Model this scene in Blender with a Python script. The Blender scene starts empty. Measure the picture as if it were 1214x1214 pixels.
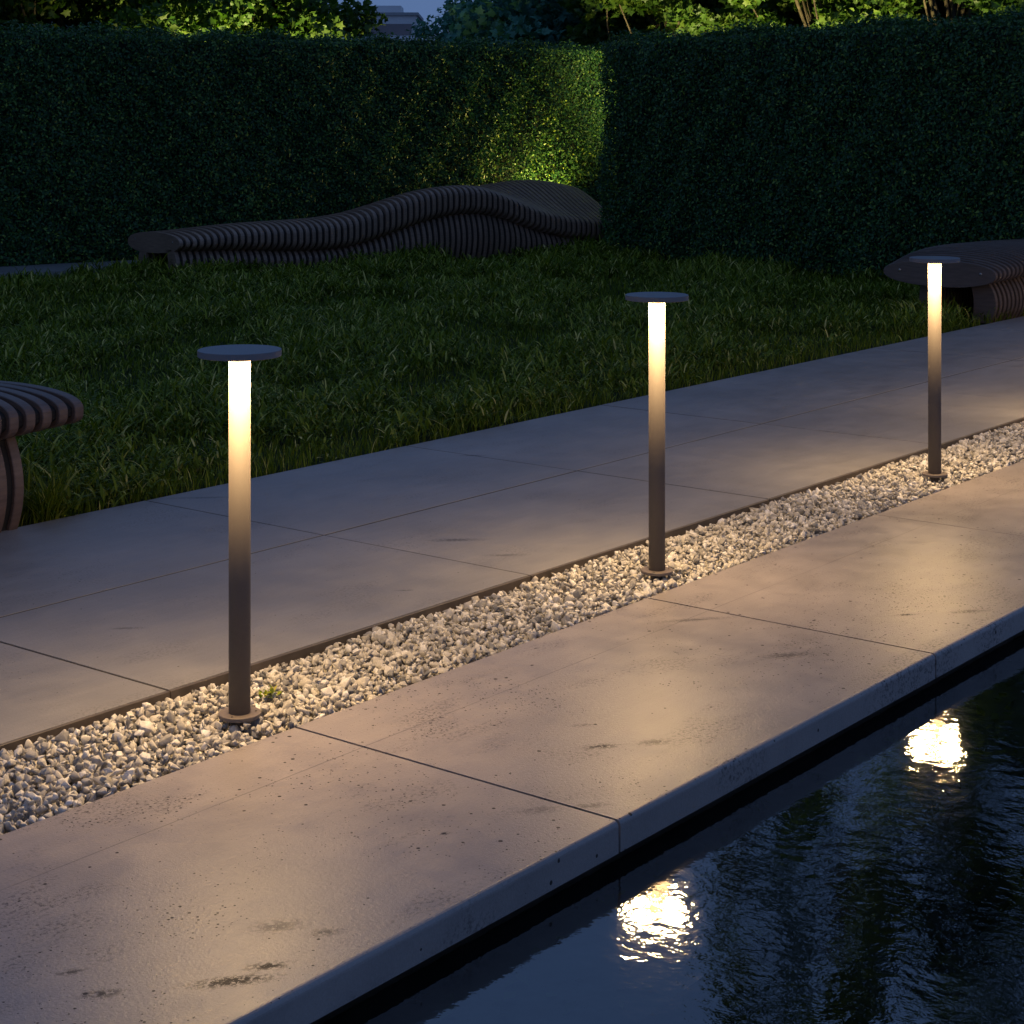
import bpy, bmesh, math, random
import numpy as np
R = math.radians
random.seed(7); rng = np.random.default_rng(7)
scene = bpy.context.scene
col = scene.collection

# ---------------------------------------------------------------- camera, sky, exposure
F, PX, HY, YAW = 2153.7, 607.0, 146.3, R(51.775)
CAM = (-3.4697, -3.6886, 1.649)
cd = bpy.data.cameras.new('camera'); cam = bpy.data.objects.new('camera', cd); col.objects.link(cam)
cam.location = CAM; cam.rotation_euler = (R(90), 0, -YAW)
cd.sensor_width = 36; cd.lens = F / 1214 * 36; cd.shift_y = -(607 - HY) / 1214
cd.clip_start = 0.05; cd.clip_end = 3000
scene.camera = cam

w = bpy.data.worlds.new('World'); scene.world = w; w.use_nodes = True
nt = w.node_tree; nt.nodes.clear()
sky = nt.nodes.new('ShaderNodeTexSky'); sky.sky_type = 'NISHITA'; sky.sun_disc = False
SUN_EL, SUN_ROT = R(1.5), R(231)
sky.sun_elevation = SUN_EL; sky.sun_rotation = SUN_ROT; sky.ozone_density = 4.0; sky.air_density = 1.0; sky.dust_density = 0.6
bg = nt.nodes.new('ShaderNodeBackground'); bg.inputs['Strength'].default_value = 0.10
wo = nt.nodes.new('ShaderNodeOutputWorld')
dusk = nt.nodes.new('ShaderNodeMix'); dusk.data_type = 'RGBA'; dusk.inputs[0].default_value = .88     # thin even dusk cloud over the clear sky
dusk.inputs[7].default_value = (.64, 1.14, 2.45, 1); nt.links.new(sky.outputs[0], dusk.inputs[6]); nt.links.new(dusk.outputs[2], bg.inputs[0]); nt.links.new(bg.outputs[0], wo.inputs[0])

scene.view_settings.view_transform = 'Standard'; scene.view_settings.look = 'None'
scene.view_settings.gamma = 1; scene.view_settings.exposure = 0.6
LAMP_E = 310.0            # radiance of a lamp's light ring
GLOW = 4.0               # factor for the garden spotlights

# ---------------------------------------------------------------- helpers
def unproj(px, py, z=0.0):
    """pixel of the photograph to the point of the plane at height z (used to lay out the plan)"""
    dep = (CAM[2] - z) * F / (py - HY); r = (px - PX) / F * dep
    return cw(r, dep)
def cw(r, d):
    return (CAM[0] + d * math.sin(YAW) + r * math.cos(YAW), CAM[1] + d * math.cos(YAW) - r * math.sin(YAW))
def pw(px, d): return cw((px - PX) / F * d, d)

def tag(o, label=None, cat=None, group=None, kind=None):
    if label: o['label'] = label
    if cat: o['category'] = cat
    if group: o['group'] = group
    if kind: o['kind'] = kind
    return o
def empty(name, loc, rz=0, parent=None):
    o = bpy.data.objects.new(name, None); col.objects.link(o); o.location = loc; o.rotation_euler = (0, 0, rz)
    o.empty_display_size = .1
    o.parent = parent; return o
def link(name, me, mat, parent=None, smooth=False, loc=None):
    o = bpy.data.objects.new(name, me); col.objects.link(o)
    if mat: me.materials.append(mat)
    if smooth: me.polygons.foreach_set('use_smooth', [True] * len(me.polygons))
    if parent: o.parent = parent
    if loc: o.location = loc
    return o
def bm_obj(name, bm, mat, parent=None, smooth=False, loc=None):
    me = bpy.data.meshes.new(name); bm.normal_update(); bm.to_mesh(me); bm.free()
    return link(name, me, mat, parent, smooth, loc)
def np_mesh(name, V, faces, tint=None, tint2=None):
    """V (n,3); faces (m,k) all the same k"""
    me = bpy.data.meshes.new(name); m, k = faces.shape
    me.vertices.add(len(V)); me.vertices.foreach_set('co', V.astype(np.float32).ravel())
    me.loops.add(m * k); me.loops.foreach_set('vertex_index', faces.astype(np.int32).ravel())
    me.polygons.add(m); me.polygons.foreach_set('loop_start', np.arange(0, m * k, k, dtype=np.int32))
    if tint is not None:
        a = me.attributes.new('tint', 'FLOAT', 'POINT'); a.data.foreach_set('value', tint.astype(np.float32))
    if tint2 is not None:
        a = me.attributes.new('kind_mix', 'FLOAT', 'POINT'); a.data.foreach_set('value', tint2.astype(np.float32))
    me.update(calc_edges=True); me.validate(); return me
def box(bm, x0, x1, y0, y1, z0, z1, bevel=0, segs=2):
    r = bmesh.ops.create_cube(bm, size=1)['verts']
    for v in r: v.co = ((x0 + x1) / 2 + v.co.x * (x1 - x0), (y0 + y1) / 2 + v.co.y * (y1 - y0), (z0 + z1) / 2 + v.co.z * (z1 - z0))
    if bevel:
        es = list({e for v in r for e in v.link_edges})
        bmesh.ops.bevel(bm, geom=es, offset=bevel, segments=segs, affect='EDGES', profile=0.5)
def lathe(bm, prof, n=48):
    rings = []
    for r, z in prof:
        if r < 1e-6: rings.append([bm.verts.new((0, 0, z))])
        else: rings.append([bm.verts.new((r * math.cos(2 * math.pi * i / n), r * math.sin(2 * math.pi * i / n), z)) for i in range(n)])
    for a, b in zip(rings, rings[1:]):
        for i in range(n):
            j = (i + 1) % n
            if len(a) == 1 and len(b) > 1: bm.faces.new((a[0], b[j], b[i]))
            elif len(b) == 1 and len(a) > 1: bm.faces.new((a[i], a[j], b[0]))
            elif len(a) > 1: bm.faces.new((a[i], a[j], b[j], b[i]))

# ---------------------------------------------------------------- materials
def new_mat(name):
    m = bpy.data.materials.new(name); m.use_nodes = True
    N = m.node_tree.nodes; L = m.node_tree.links
    return m, N, L, N['Principled BSDF']
def nd(N, t, **kw):
    n = N.new(t)
    for k, v in kw.items():
        if k in n.inputs: n.inputs[k].default_value = v
        else: setattr(n, k, v)
    return n
def noise(N, L, vec, scale, detail=4, rough=.55, **kw):
    n = nd(N, 'ShaderNodeTexNoise'); n.inputs['Scale'].default_value = scale; n.inputs['Detail'].default_value = detail
    n.inputs['Roughness'].default_value = rough
    if vec is not None: L.new(vec, n.inputs['Vector'])
    return n.outputs['Fac']
def ramp(N, L, fac, stops):
    r = N.new('ShaderNodeValToRGB'); e = r.color_ramp.elements
    while len(e) < len(stops): e.new(.5)
    for i, (p, c) in enumerate(stops):
        e[i].position = p; e[i].color = tuple(c) + (1,) if len(c) == 3 else c
    L.new(fac, r.inputs['Fac']); return r.outputs['Color']
def g(v): return (v, v, v)
def mapr(N, L, fac, a, b, c, d):
    m = N.new('ShaderNodeMapRange'); m.clamp = True
    L.new(fac, m.inputs[0])
    for i, v in enumerate((a, b, c, d)): m.inputs[i + 1].default_value = v
    return m.outputs[0]
def mul(N, L, a, b, t='MULTIPLY', fac=1.0):
    m = N.new('ShaderNodeMix'); m.data_type = 'RGBA'; m.blend_type = t
    if isinstance(fac, (int, float)): m.inputs[0].default_value = fac
    else: L.new(fac, m.inputs[0])
    for i, v in ((6, a), (7, b)):
        if isinstance(v, tuple): m.inputs[i].default_value = v + (1,) if len(v) == 3 else v
        else: L.new(v, m.inputs[i])
    return m.outputs[2]
def math_(N, L, op, a, b=None):
    m = N.new('ShaderNodeMath'); m.operation = op
    for i, v in ((0, a), (1, b)):
        if v is None: continue
        if isinstance(v, (int, float)): m.inputs[i].default_value = v
        else: L.new(v, m.inputs[i])
    return m.outputs[0]
def coords(N, L, scale=(1, 1, 1), off=(0, 0, 0)):
    t = N.new('ShaderNodeTexCoord'); m = N.new('ShaderNodeMapping'); m.inputs['Scale'].default_value = scale
    m.inputs['Location'].default_value = off
    L.new(t.outputs['Object'], m.inputs[0]); return m.outputs[0]
def bump(N, L, h, strength, dist, bsdf):
    b = N.new('ShaderNodeBump'); b.inputs['Strength'].default_value = strength; b.inputs['Distance'].default_value = dist
    L.new(h, b.inputs['Height']); L.new(b.outputs[0], bsdf.inputs['Normal']); return b

def concrete(name, base, worn=1.0, rough=(.34, .55), hair=False, stains=()):
    m, N, L, B = new_mat(name)
    v = coords(N, L)
    big = noise(N, L, v, 1.3, 5, .6); mid = noise(N, L, v, 7, 6, .65)
    streak = noise(N, L, coords(N, L, (1.0, 9, 1)), 3.2, 5, .6)
    fine = noise(N, L, v, 160, 3, .6)
    c = ramp(N, L, big, [(.3, tuple(x * .84 for x in base)), (.7, tuple(min(1, x * 1.12) for x in base))])
    c = mul(N, L, c, ramp(N, L, mid, [(.28, g(.90)), (.62, g(1.05))]))
    c = mul(N, L, c, ramp(N, L, streak, [(.3, g(.95)), (.65, g(1.03))]))
    c = mul(N, L, c, ramp(N, L, fine, [(.3, g(.92)), (.7, g(1.06))]))
    # pores: little dark holes, in patches
    patch = mapr(N, L, noise(N, L, coords(N, L, off=(3.1, 1.7, 0)), 1.9, 4, .6), .36, .62, 0, 1)
    vo = nd(N, 'ShaderNodeTexVoronoi'); vo.inputs['Scale'].default_value = 105; L.new(v, vo.inputs['Vector'])
    vs = nd(N, 'ShaderNodeTexVoronoi'); vs.inputs['Scale'].default_value = 34; L.new(v, vs.inputs['Vector'])
    sep = N.new('ShaderNodeSeparateColor'); L.new(vo.outputs['Color'], sep.inputs[0])
    sp2 = N.new('ShaderNodeSeparateColor'); L.new(vs.outputs['Color'], sp2.inputs[0])
    r1 = math_(N, L, 'MULTIPLY', math_(N, L, 'MULTIPLY', sep.outputs[0], sep.outputs[1]), math_(N, L, 'MULTIPLY', patch, .48 * worn))
    p1 = math_(N, L, 'LESS_THAN', vo.outputs['Distance'], r1)
    r2 = math_(N, L, 'MULTIPLY', math_(N, L, 'POWER', sp2.outputs[0], 5.5), .20 * worn)
    p2 = math_(N, L, 'LESS_THAN', vs.outputs['Distance'], r2)
    ge = N.new('ShaderNodeNewGeometry'); sn = N.new('ShaderNodeSeparateXYZ'); L.new(ge.outputs['True Normal'], sn.inputs[0])
    pore = math_(N, L, 'MULTIPLY', math_(N, L, 'MAXIMUM', math_(N, L, 'MULTIPLY', p1, math_(N, L, 'GREATER_THAN', sn.outputs[2], .8)), p2), 1.0)
    # soot-like smudges of fine grains
    sm = mapr(N, L, noise(N, L, coords(N, L, (1, 2.0, 1), (7.7, 2.2, 0)), 2.2, 3, .5), .545, .64, 0, 1)
    grain = mapr(N, L, noise(N, L, v, 90, 5, .75), .50, .62, 0, 1)
    sm = math_(N, L, 'MULTIPLY', math_(N, L, 'MULTIPLY', sm, grain), .75 * worn)
    for (sx_, sy_, ax, ay, rot, amt) in stains:                     # single stains, each where the slab has it
        mp = N.new('ShaderNodeMapping'); mp.vector_type = 'TEXTURE'; L.new(v, mp.inputs[0])
        mp.inputs['Location'].default_value = (sx_, sy_, 0); mp.inputs['Rotation'].default_value = (0, 0, rot); mp.inputs['Scale'].default_value = (ax, ay, 1)
        sp = N.new('ShaderNodeVectorMath'); sp.operation = 'LENGTH'; L.new(mp.outputs[0], sp.inputs[0])
        f = mapr(N, L, sp.outputs['Value'], .15, 1.0, 1, 0)
        gr = mapr(N, L, math_(N, L, 'ADD', noise(N, L, v, 75, 6, .8), math_(N, L, 'MULTIPLY', f, .13)), .545, .60, 0, 1)
        sm = math_(N, L, 'MAXIMUM', sm, math_(N, L, 'MULTIPLY', math_(N, L, 'MULTIPLY', f, gr), amt))
    c = mul(N, L, c, (.02, .017, .016), 'MIX', math_(N, L, 'MULTIPLY', pore, .88))
    c = mul(N, L, c, (.03, .028, .03), 'MIX', sm)
    if hair:
        sx = N.new('ShaderNodeSeparateXYZ'); L.new(v, sx.inputs[0])
        yy = math_(N, L, 'ADD', sx.outputs[1], math_(N, L, 'MULTIPLY', math_(N, L, 'SUBTRACT', noise(N, L, v, 4, 2), .5), .006))
        ln = math_(N, L, 'LESS_THAN', math_(N, L, 'ABSOLUTE', math_(N, L, 'ADD', yy, .407)), .0019)
        ln = math_(N, L, 'MULTIPLY', ln, mapr(N, L, noise(N, L, coords(N, L, (1, .2, 1), (5.3, 0, 0)), 1.6, 3), .36, .50, 0, .6))
        c = mul(N, L, c, (.06, .05, .045), 'MIX', ln)
    L.new(c, B.inputs['Base Color'])
    sp_ = math_(N, L, 'SUBTRACT', .5, math_(N, L, 'MULTIPLY', math_(N, L, 'MINIMUM', math_(N, L, 'MAXIMUM', sm, pore), 1.0), .45))
    L.new(sp_, B.inputs['Specular IOR Level'])
    ro = mapr(N, L, mid, .3, .7, rough[0], rough[1]); L.new(ro, B.inputs['Roughness'])
    h = math_(N, L, 'ADD', math_(N, L, 'MULTIPLY', fine, .35), math_(N, L, 'MULTIPLY', noise(N, L, v, 85, 5, .75), .9))
    h = math_(N, L, 'SUBTRACT', h, math_(N, L, 'MULTIPLY', pore, 1.2))
    bump(N, L, h, .55, .0022, B)
    return m, N, L, B
M = {}
ST = []
for px_, py_, ax, ay, amt in ((275, 1163, .13, .035, 1.3), (318, 1145, .07, .03, 1.1), (120, 1178, .07, .03, .9), (85, 1152, .05, .02, .8), (330, 1098, .09, .05, .6), (385, 1105, .06, .03, .7), (528, 988, .022, .012, 1.3),
                              (712, 885, .09, .03, 1.0), (690, 860, .05, .02, .7), (776, 880, .09, .04, .7), (932, 777, .14, .05, .7), (1074, 729, .07, .02, 1.1), (1150, 725, .12, .035, .8), (820, 735, .22, .03, .6), (640, 960, .10, .04, .5), (700, 955, .08, .03, .6)):
    q_ = unproj(px_, py_); ST.append((q_[0], q_[1], ax, ay, -YAW + .25, amt))
SB = []
for px_, py_, ax, ay, amt in ((540, 640, .18, .04, .7), (600, 658, .12, .03, .6), (150, 745, .09, .02, .6), (560, 540, .10, .03, .7), (240, 590, .3, .03, .5), (950, 415, .2, .05, .5), (480, 700, .05, .01, .8)):
    q_ = unproj(px_, py_); SB.append((q_[0], q_[1], ax, ay, -YAW + .1, amt))
M['slab'], N, L, B = concrete('pale_concrete', (.27, .236, .222), 1.0, (.30, .44), True, ST)
M['slab_back'], N, L, B = concrete('grey_concrete', (.225, .215, .21), .55, (.40, .55), False, SB)

def simple(name, c, rough=.5, metal=0, var=.12, scale=30, bmp=0):
    m, N, L, B = new_mat(name); v = coords(N, L)
    n = noise(N, L, v, scale, 4)
    L.new(ramp(N, L, n, [(.3, tuple(x * (1 - var) for x in c)), (.7, tuple(min(1, x * (1 + var)) for x in c))]), B.inputs['Base Color'])
    B.inputs['Roughness'].default_value = rough; B.inputs['Metallic'].default_value = metal
    if bmp: bump(N, L, n, bmp, .002, B)
    return m
M['metal'] = simple('powder_coated_metal', (.098, .084, .075), .7, 0, .06, 400, .12)
M['cap'] = simple('skylit_coated_metal', (.17, .165, .175), .5, 0, .06, 400, .12)  # post metal again, lightened to paint sky light onto the cap
M['plate'] = simple('plate_metal', (.16, .13, .11), .5, 0, .12, 120, .1)
M['steel'] = simple('screw_steel', (.35, .33, .31), .35, 1, .1, 80)
M['edging'] = simple('brown_steel_edging', (.075, .06, .052), .55, 0, .25, 14, .2)
M['soil'] = simple('soil', (.035, .032, .024), .95, 0, .4, 9, .6)
M['joint'] = simple('joint_filler', (.03, .026, .022), .9, 0, .4, 30)
M['lawn'] = simple('lawn_floor', (.022, .03, .012), .95, 0, .5, 6, .6)
M['lawn'].node_tree.nodes['Principled BSDF'].inputs['Specular IOR Level'].default_value = .05
M['bed'] = simple('gravel_floor', (.045, .04, .036), .95, 0, .4, 60, .6)
M['pool_wall'] = simple('pool_wall', (.20, .17, .14), .7, 0, .3, 8, .4)
M['facade'] = simple('pale_facade', (.62, .64, .66), .7, 0, .08, .3)
M['roofing'] = simple('roof_felt', (.3, .32, .34), .8, 0, .1, .3)
M['pane'] = simple('dark_window_glass', (.10, .13, .16), .12, 0, .2, .2)
M['bark'] = simple('bark', (.07, .052, .036), .85, 0, .35, 9, .8)
m, N, L, B = new_mat('lamp_light_ring')
B.inputs['Base Color'].default_value = (.9, .85, .75, 1); B.inputs['Emission Color'].default_value = (1, .65, .29, 1); B.inputs['Emission Strength'].default_value = LAMP_E
M['ring'] = m
m, N, L, B = new_mat('spotlight_lens')
B.inputs['Base Color'].default_value = (.8, .8, .7, 1); B.inputs['Emission Color'].default_value = (1, .85, .4, 1); B.inputs['Emission Strength'].default_value = 2
M['lens'] = m

def wood(name, c):
    m, N, L, B = new_mat(name)
    v = coords(N, L, (6, 3.0, 30)); n = noise(N, L, v, 2.2, 6, .65)
    n2 = noise(N, L, coords(N, L, (9, 1, 1)), 1.3, 2)
    cc = ramp(N, L, n, [(.25, tuple(x * .62 for x in c)), (.55, c), (.8, tuple(x * 1.3 for x in c))])
    cc = mul(N, L, cc, ramp(N, L, n2, [(.3, g(.8)), (.7, g(1.15))]))
    L.new(cc, B.inputs['Base Color']); B.inputs['Roughness'].default_value = .5
    bump(N, L, n, .3, .002, B); return m
M['wood'] = wood('brown_timber', (.14, .090, .068))
M['core'] = simple('dark_spacer', (.012, .010, .009), .8, 0, .3, 10)
M['wood_far'] = wood('dusk_lifted_timber', (.26, .17, .12))  # same bench timber, lightened and warmed in colour against blue dusk light
M['wood_mid'] = wood('dimmed_timber', (.125, .085, .066))  # same bench timber, darkened in colour for the bench in weaker light

def leaf(name, stops, rough=.42, trans=.3, spec=.5):
    m, N, L, B = new_mat(name)
    a = nd(N, 'ShaderNodeAttribute', attribute_name='tint')
    c = ramp(N, L, a.outputs['Fac'], stops)
    L.new(c, B.inputs['Base Color']); B.inputs['Roughness'].default_value = rough
    B.inputs['Specular IOR Level'].default_value = spec
    t = N.new('ShaderNodeBsdfTranslucent'); L.new(mul(N, L, c, (1.1, 1.3, .5)), t.inputs[0])
    mx = N.new('ShaderNodeMixShader'); mx.inputs[0].default_value = trans
    L.new(B.outputs[0], mx.inputs[1]); L.new(t.outputs[0], mx.inputs[2])
    L.new(mx.outputs[0], N['Material Output'].inputs['Surface']); return m
M['hedge'] = leaf('hedge_leaf', [(0, (.014, .055, .024)), (.6, (.034, .11, .034)), (.88, (.085, .19, .036)), (1, (.24, .32, .05))], .48, .15, .35)
M['grass'] = leaf('grass_blade', [(0, (.030, .054, .005)), (.5, (.11, .155, .011)), (.76, (.24, .27, .026)), (1, (.60, .50, .16))], .55, .25, .12)  # pale yellow top stop paints warm lamp glints on some blades; base warmed too
M['tree_leaf'] = leaf('broad_leaf', [(0, (.03, .07, .014)), (.6, (.06, .12, .02)), (1, (.11, .16, .03))], .5, .4, .35)
M['far_leaf'] = leaf('haze_teal_leaf', [(0, (.03, .12, .10)), (.6, (.06, .20, .16)), (1, (.10, .26, .18))], .6, .25, .3)  # leaf colour lifted to teal in place of haze over far trees
M['sunken'] = leaf('sunken_leaf', [(0, (.10, .08, .04)), (.6, (.18, .20, .08)), (1, (.35, .36, .2))], .6, .1, .1)

m, N, L, B = new_mat('gravel_stone')
a = nd(N, 'ShaderNodeAttribute', attribute_name='tint')
c = ramp(N, L, a.outputs['Fac'], [(0, (.10, .10, .10)), (.22, (.25, .245, .24)), (.45, (.46, .425, .37)), (.75, (.62, .585, .52)), (1, (.80, .78, .75))])
c = mul(N, L, c, ramp(N, L, noise(N, L, coords(N, L), 70, 4, .7), [(.3, g(.72)), (.7, g(1.12))]))
L.new(c, B.inputs['Base Color']); B.inputs['Roughness'].default_value = .72
bump(N, L, noise(N, L, coords(N, L), 240, 3), .4, .001, B)
M['stone'] = m

# water: a mirror-like rippled surface over a dark clear body
m, N, L, B = new_mat('pool_water')
N.remove(B)
v = coords(N, L, (1, 1, 1))
wv = noise(N, L, coords(N, L, (1.0, 1.0, 1), (2, 5, 0)), 5.5, 2, .5)
w2 = noise(N, L, coords(N, L, (1.15, .9, 1)), 21, 3, .55)
h = math_(N, L, 'ADD', math_(N, L, 'MULTIPLY', wv, .9), math_(N, L, 'MULTIPLY', w2, .42))
bp = N.new('ShaderNodeBump'); bp.inputs['Strength'].default_value = .9; bp.inputs['Distance'].default_value = .0021
L.new(h, bp.inputs['Height'])
gl = N.new('ShaderNodeBsdfGlossy'); gl.inputs['Roughness'].default_value = .035; L.new(bp.outputs[0], gl.inputs['Normal'])
gl.inputs['Color'].default_value = (.95, .97, 1, 1)
tr = N.new('ShaderNodeBsdfTransparent'); tr.inputs[0].default_value = (.60, .66, .60, 1)
fr = N.new('ShaderNodeFresnel'); fr.inputs['IOR'].default_value = 2.3; L.new(bp.outputs[0], fr.inputs['Normal'])
mx = N.new('ShaderNodeMixShader'); L.new(fr.outputs[0], mx.inputs[0]); L.new(tr.outputs[0], mx.inputs[1]); L.new(gl.outputs[0], mx.inputs[2])
L.new(mx.outputs[0], N['Material Output'].inputs['Surface'])
M['water'] = m

# ---------------------------------------------------------------- setting: ground, paths, pool
YF, YG, YB, YJ, YFAR = -1.216, -.149, .357, 1.406, 2.485
J0, JS = .063, 1.717
WZ = -.106
PX0, PX1, PY0, PY1 = -14, 40, -10, -1.17       # pool
bm = bmesh.new()
def quad(bm, x0, x1, y0, y1, z): bm.faces.new([bm.verts.new(p) for p in ((x0, y0, z), (x1, y0, z), (x1, y1, z), (x0, y1, z))])
for q in ((-120, 420, PY1, 420), (-120, 420, -120, PY0), (-120, PX0, PY0, PY1), (PX1, 420, PY0, PY1)): quad(bm, *q, -.13)
tag(bm_obj('ground', bm, M['soil']), kind='structure')
bm = bmesh.new()   # pool basin
for a, b in (((PX0, PY1), (PX1, PY1)), ((PX1, PY1), (PX1, PY0)), ((PX1, PY0), (PX0, PY0)), ((PX0, PY0), (PX0, PY1))):
    bm.faces.new([bm.verts.new(p) for p in ((*a, -.6), (*b, -.6), (*b, -.08), (*a, -.08))])
quad(bm, PX0, PX1, PY0, PY1, -.6)
box(bm, PX0 + .01, PX1 - .01, PY1 - .42, PY1 + .02, -.59, -.19)
tag(bm_obj('pool_basin', bm, M['pool_wall']), kind='structure')
bm = bmesh.new(); quad(bm, PX0, PX1, PY0, PY1, WZ)
tag(bm_obj('water', bm, M['water']), kind='structure')

n = 900; P = np.stack([rng.uniform(-3, 9, n), PY1 - .42 * rng.uniform(0, 1, n) ** 1.2, np.full(n, -.184) + rng.uniform(0, .012, n)], 1)
def sunken():
    V, Fc, T = leaf_cloud(P, np.tile([0, 0, 1.0], (n, 1)), rng.uniform(.02, .055, n), .6, .35, rng.uniform(0, 1, n))
    tag(link('leaf_litter', np_mesh('leaf_litter', V, Fc, T), M['sunken']), kind='stuff')
def slabs(name, y0, y1, k0, k1, thick, mat, nose=.002, off=0.0, bev=.0025, jg=.0032):
    bm = bmesh.new(); gap = jg
    for k in range(k0, k1):
        dz = 0.0006 * math.sin(k * 2.3 + y0 * 5)
        x0, x1 = J0 + k * JS + gap + off, J0 + (k + 1) * JS - gap + off
        r = bmesh.ops.create_cube(bm, size=1)['verts']
        for v in r: v.co = ((x0 + x1) / 2 + v.co.x * (x1 - x0), (y0 + y1) / 2 + v.co.y * (y1 - y0), -thick / 2 + v.co.z * thick + dz)
        es = list({e for v in r for e in v.link_edges})
        front = [e for e in es if all(abs(v.co.y - y0) < 1e-5 and v.co.z > -thick / 2 for v in e.verts)]
        if nose > .004:
            rr = bmesh.ops.bevel(bm, geom=front, offset=nose, segments=5, affect='EDGES', profile=.5)
            es = [e for e in es if e.is_valid]
        top = [e for e in es if e.is_valid and all(v.co.z > -thick / 2 for v in e.verts) and len(e.link_faces) == 2
               and e.calc_face_angle(0) > R(60)]
        bmesh.ops.bevel(bm, geom=top, offset=bev, segments=2, affect='EDGES', profile=.5)
    o = bm_obj(name, bm, mat); tag(o, kind='structure'); return o
slabs('pool_coping', YF - .014, YG, -5, 14, .076, M['slab'], .014, bev=.005, jg=.0042)
slabs('path', YB + .012, YJ - .006, -5, 22, .07, M['slab_back'], jg=.0046, bev=.0008)
slabs('path', YJ + .006, YFAR, -5, 22, .07, M['slab_back'], jg=.0046, bev=.0008)
bm = bmesh.new(); quad(bm, -10, 40, YB + .012, YFAR - .01, -.0014); quad(bm, -10, 40, YF + .02, YG - .004, -.011)
tag(bm_obj('path_bedding', bm, M['joint']), kind='structure')
bm = bmesh.new()   # steel edging along the gravel, in lengths that butt at the slab joints
for k in range(-5, 22): box(bm, J0 + k * JS + .002, J0 + (k + 1) * JS - .002, YB, YB + .010, -.075, -.001, .0012, 1)
tag(bm_obj('edging_strip', bm, M['edging']), 'long brown steel edging strip holding the back path beside the gravel', 'edging')
bm = bmesh.new(); quad(bm, -10, 40, YG, YB, -.07)
tag(bm_obj('gravel_bed', bm, M['bed']), kind='structure')

# ---------------------------------------------------------------- gravel
def make_gravel():
    # a few faceted stone shapes, scattered through a shallow layer
    protos = []
    for i in range(14):
        bm = bmesh.new(); n = 10 + i % 4
        pts = rng.normal(size=(n, 3)); pts /= np.linalg.norm(pts, axis=1)[:, None]; pts *= rng.uniform(.82, 1.1, (n, 1))
        for p in pts: bm.verts.new(p)
        bmesh.ops.convex_hull(bm, input=bm.verts)
        for v in [v for v in bm.verts if not v.link_faces]: bm.verts.remove(v)
        bmesh.ops.bevel(bm, geom=list(bm.edges), offset=.02, segments=1, affect='EDGES', profile=.5)
        bmesh.ops.triangulate(bm, faces=bm.faces)
        bm.verts.ensure_lookup_table(); bm.verts.index_update()
        protos.append((np.array([v.co[:] for v in bm.verts]), np.array([[v.index for v in f.verts] for f in bm.faces]))); bm.free()
    VV, FF, TT = [], [], []; off = 0
    cells = []
    x = -2.6
    for layer, (zc, sp) in enumerate(((-.036, .023), (-.016, .0215), (-.001, .0235))):
        nx = int(14.6 / sp); ny = int((YB - YG - .012) / sp)
        for i in range(nx):
            X = -2.6 + (i + .5) * sp
            if X > 9 and (i % 2): continue
            for j in range(ny):
                cells.append((X, YG + .010 + (j + .5) * (YB - YG - .02) / ny, zc, layer))
    cells = np.array(cells); n = len(cells)
    pos = cells[:, :3] + rng.uniform(-1, 1, (n, 3)) * np.array([.011, .010, .009])
    pos[:, 2] += .005 * np.sin(pos[:, 0] * 5.1) * np.cos(pos[:, 1] * 9) 
    pos[:, 2] -= np.clip((pos[:, 1] - (YB - .10)) / .09, 0, 1) * .026
    size = np.clip(rng.lognormal(math.log(.0116), .33, n), .006, .023)
    keep = np.ones(n, bool)
    for lx in LX: 
        rr = np.hypot(pos[:, 0] - lx, pos[:, 1] + (.013 if lx in (2.049, 4.367) else 0)); keep &= ~((rr < .037) | ((rr < .07) & (pos[:, 2] + size * .7 > .014)))
    keep &= ~((rng.uniform(size=n) < .22) & (cells[:, 3] == 2))
    pos[:, 1] = np.clip(pos[:, 1], YG + size * .9, YB - size * .9)
    q = rng.normal(size=(n, 4)); q /= np.linalg.norm(q, axis=1)[:, None]
    a, b, c, d = q.T
    RM = np.stack([1 - 2 * (c * c + d * d), 2 * (b * c - a * d), 2 * (b * d + a * c), 2 * (b * c + a * d), 1 - 2 * (b * b + d * d), 2 * (c * d - a * b),
                   2 * (b * d - a * c), 2 * (c * d + a * b), 1 - 2 * (b * b + c * c)], 1).reshape(n, 3, 3)
    shp = size[:, None] * rng.uniform([.9, .75, .55], [1.45, 1.05, .9], (n, 3))
    tint = rng.beta(2.1, 1.7, n); which = rng.integers(0, len(protos), n)
    for k, (pv, pf) in enumerate(protos):
        idx = np.where(keep & (which == k))[0]
        V = np.einsum('nij,nvj->nvi', RM[idx], pv[None] * shp[idx][:, None, :]) + pos[idx][:, None, :]
        m_ = len(idx); nv = len(pv)
        F_ = pf[None] + (np.arange(m_) * nv)[:, None, None] + off
        VV.append(V.reshape(-1, 3)); FF.append(F_.reshape(-1, 3)); TT.append(np.repeat(tint[idx], nv)); off += m_ * nv
    me = np_mesh('gravel', np.concatenate(VV), np.concatenate(FF), np.concatenate(TT))
    tag(link('gravel', me, M['stone']), kind='stuff')
LX = [0.0, 2.049, 4.367, 6.62, 8.87, 11.1, 13.3]
make_gravel()

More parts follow.
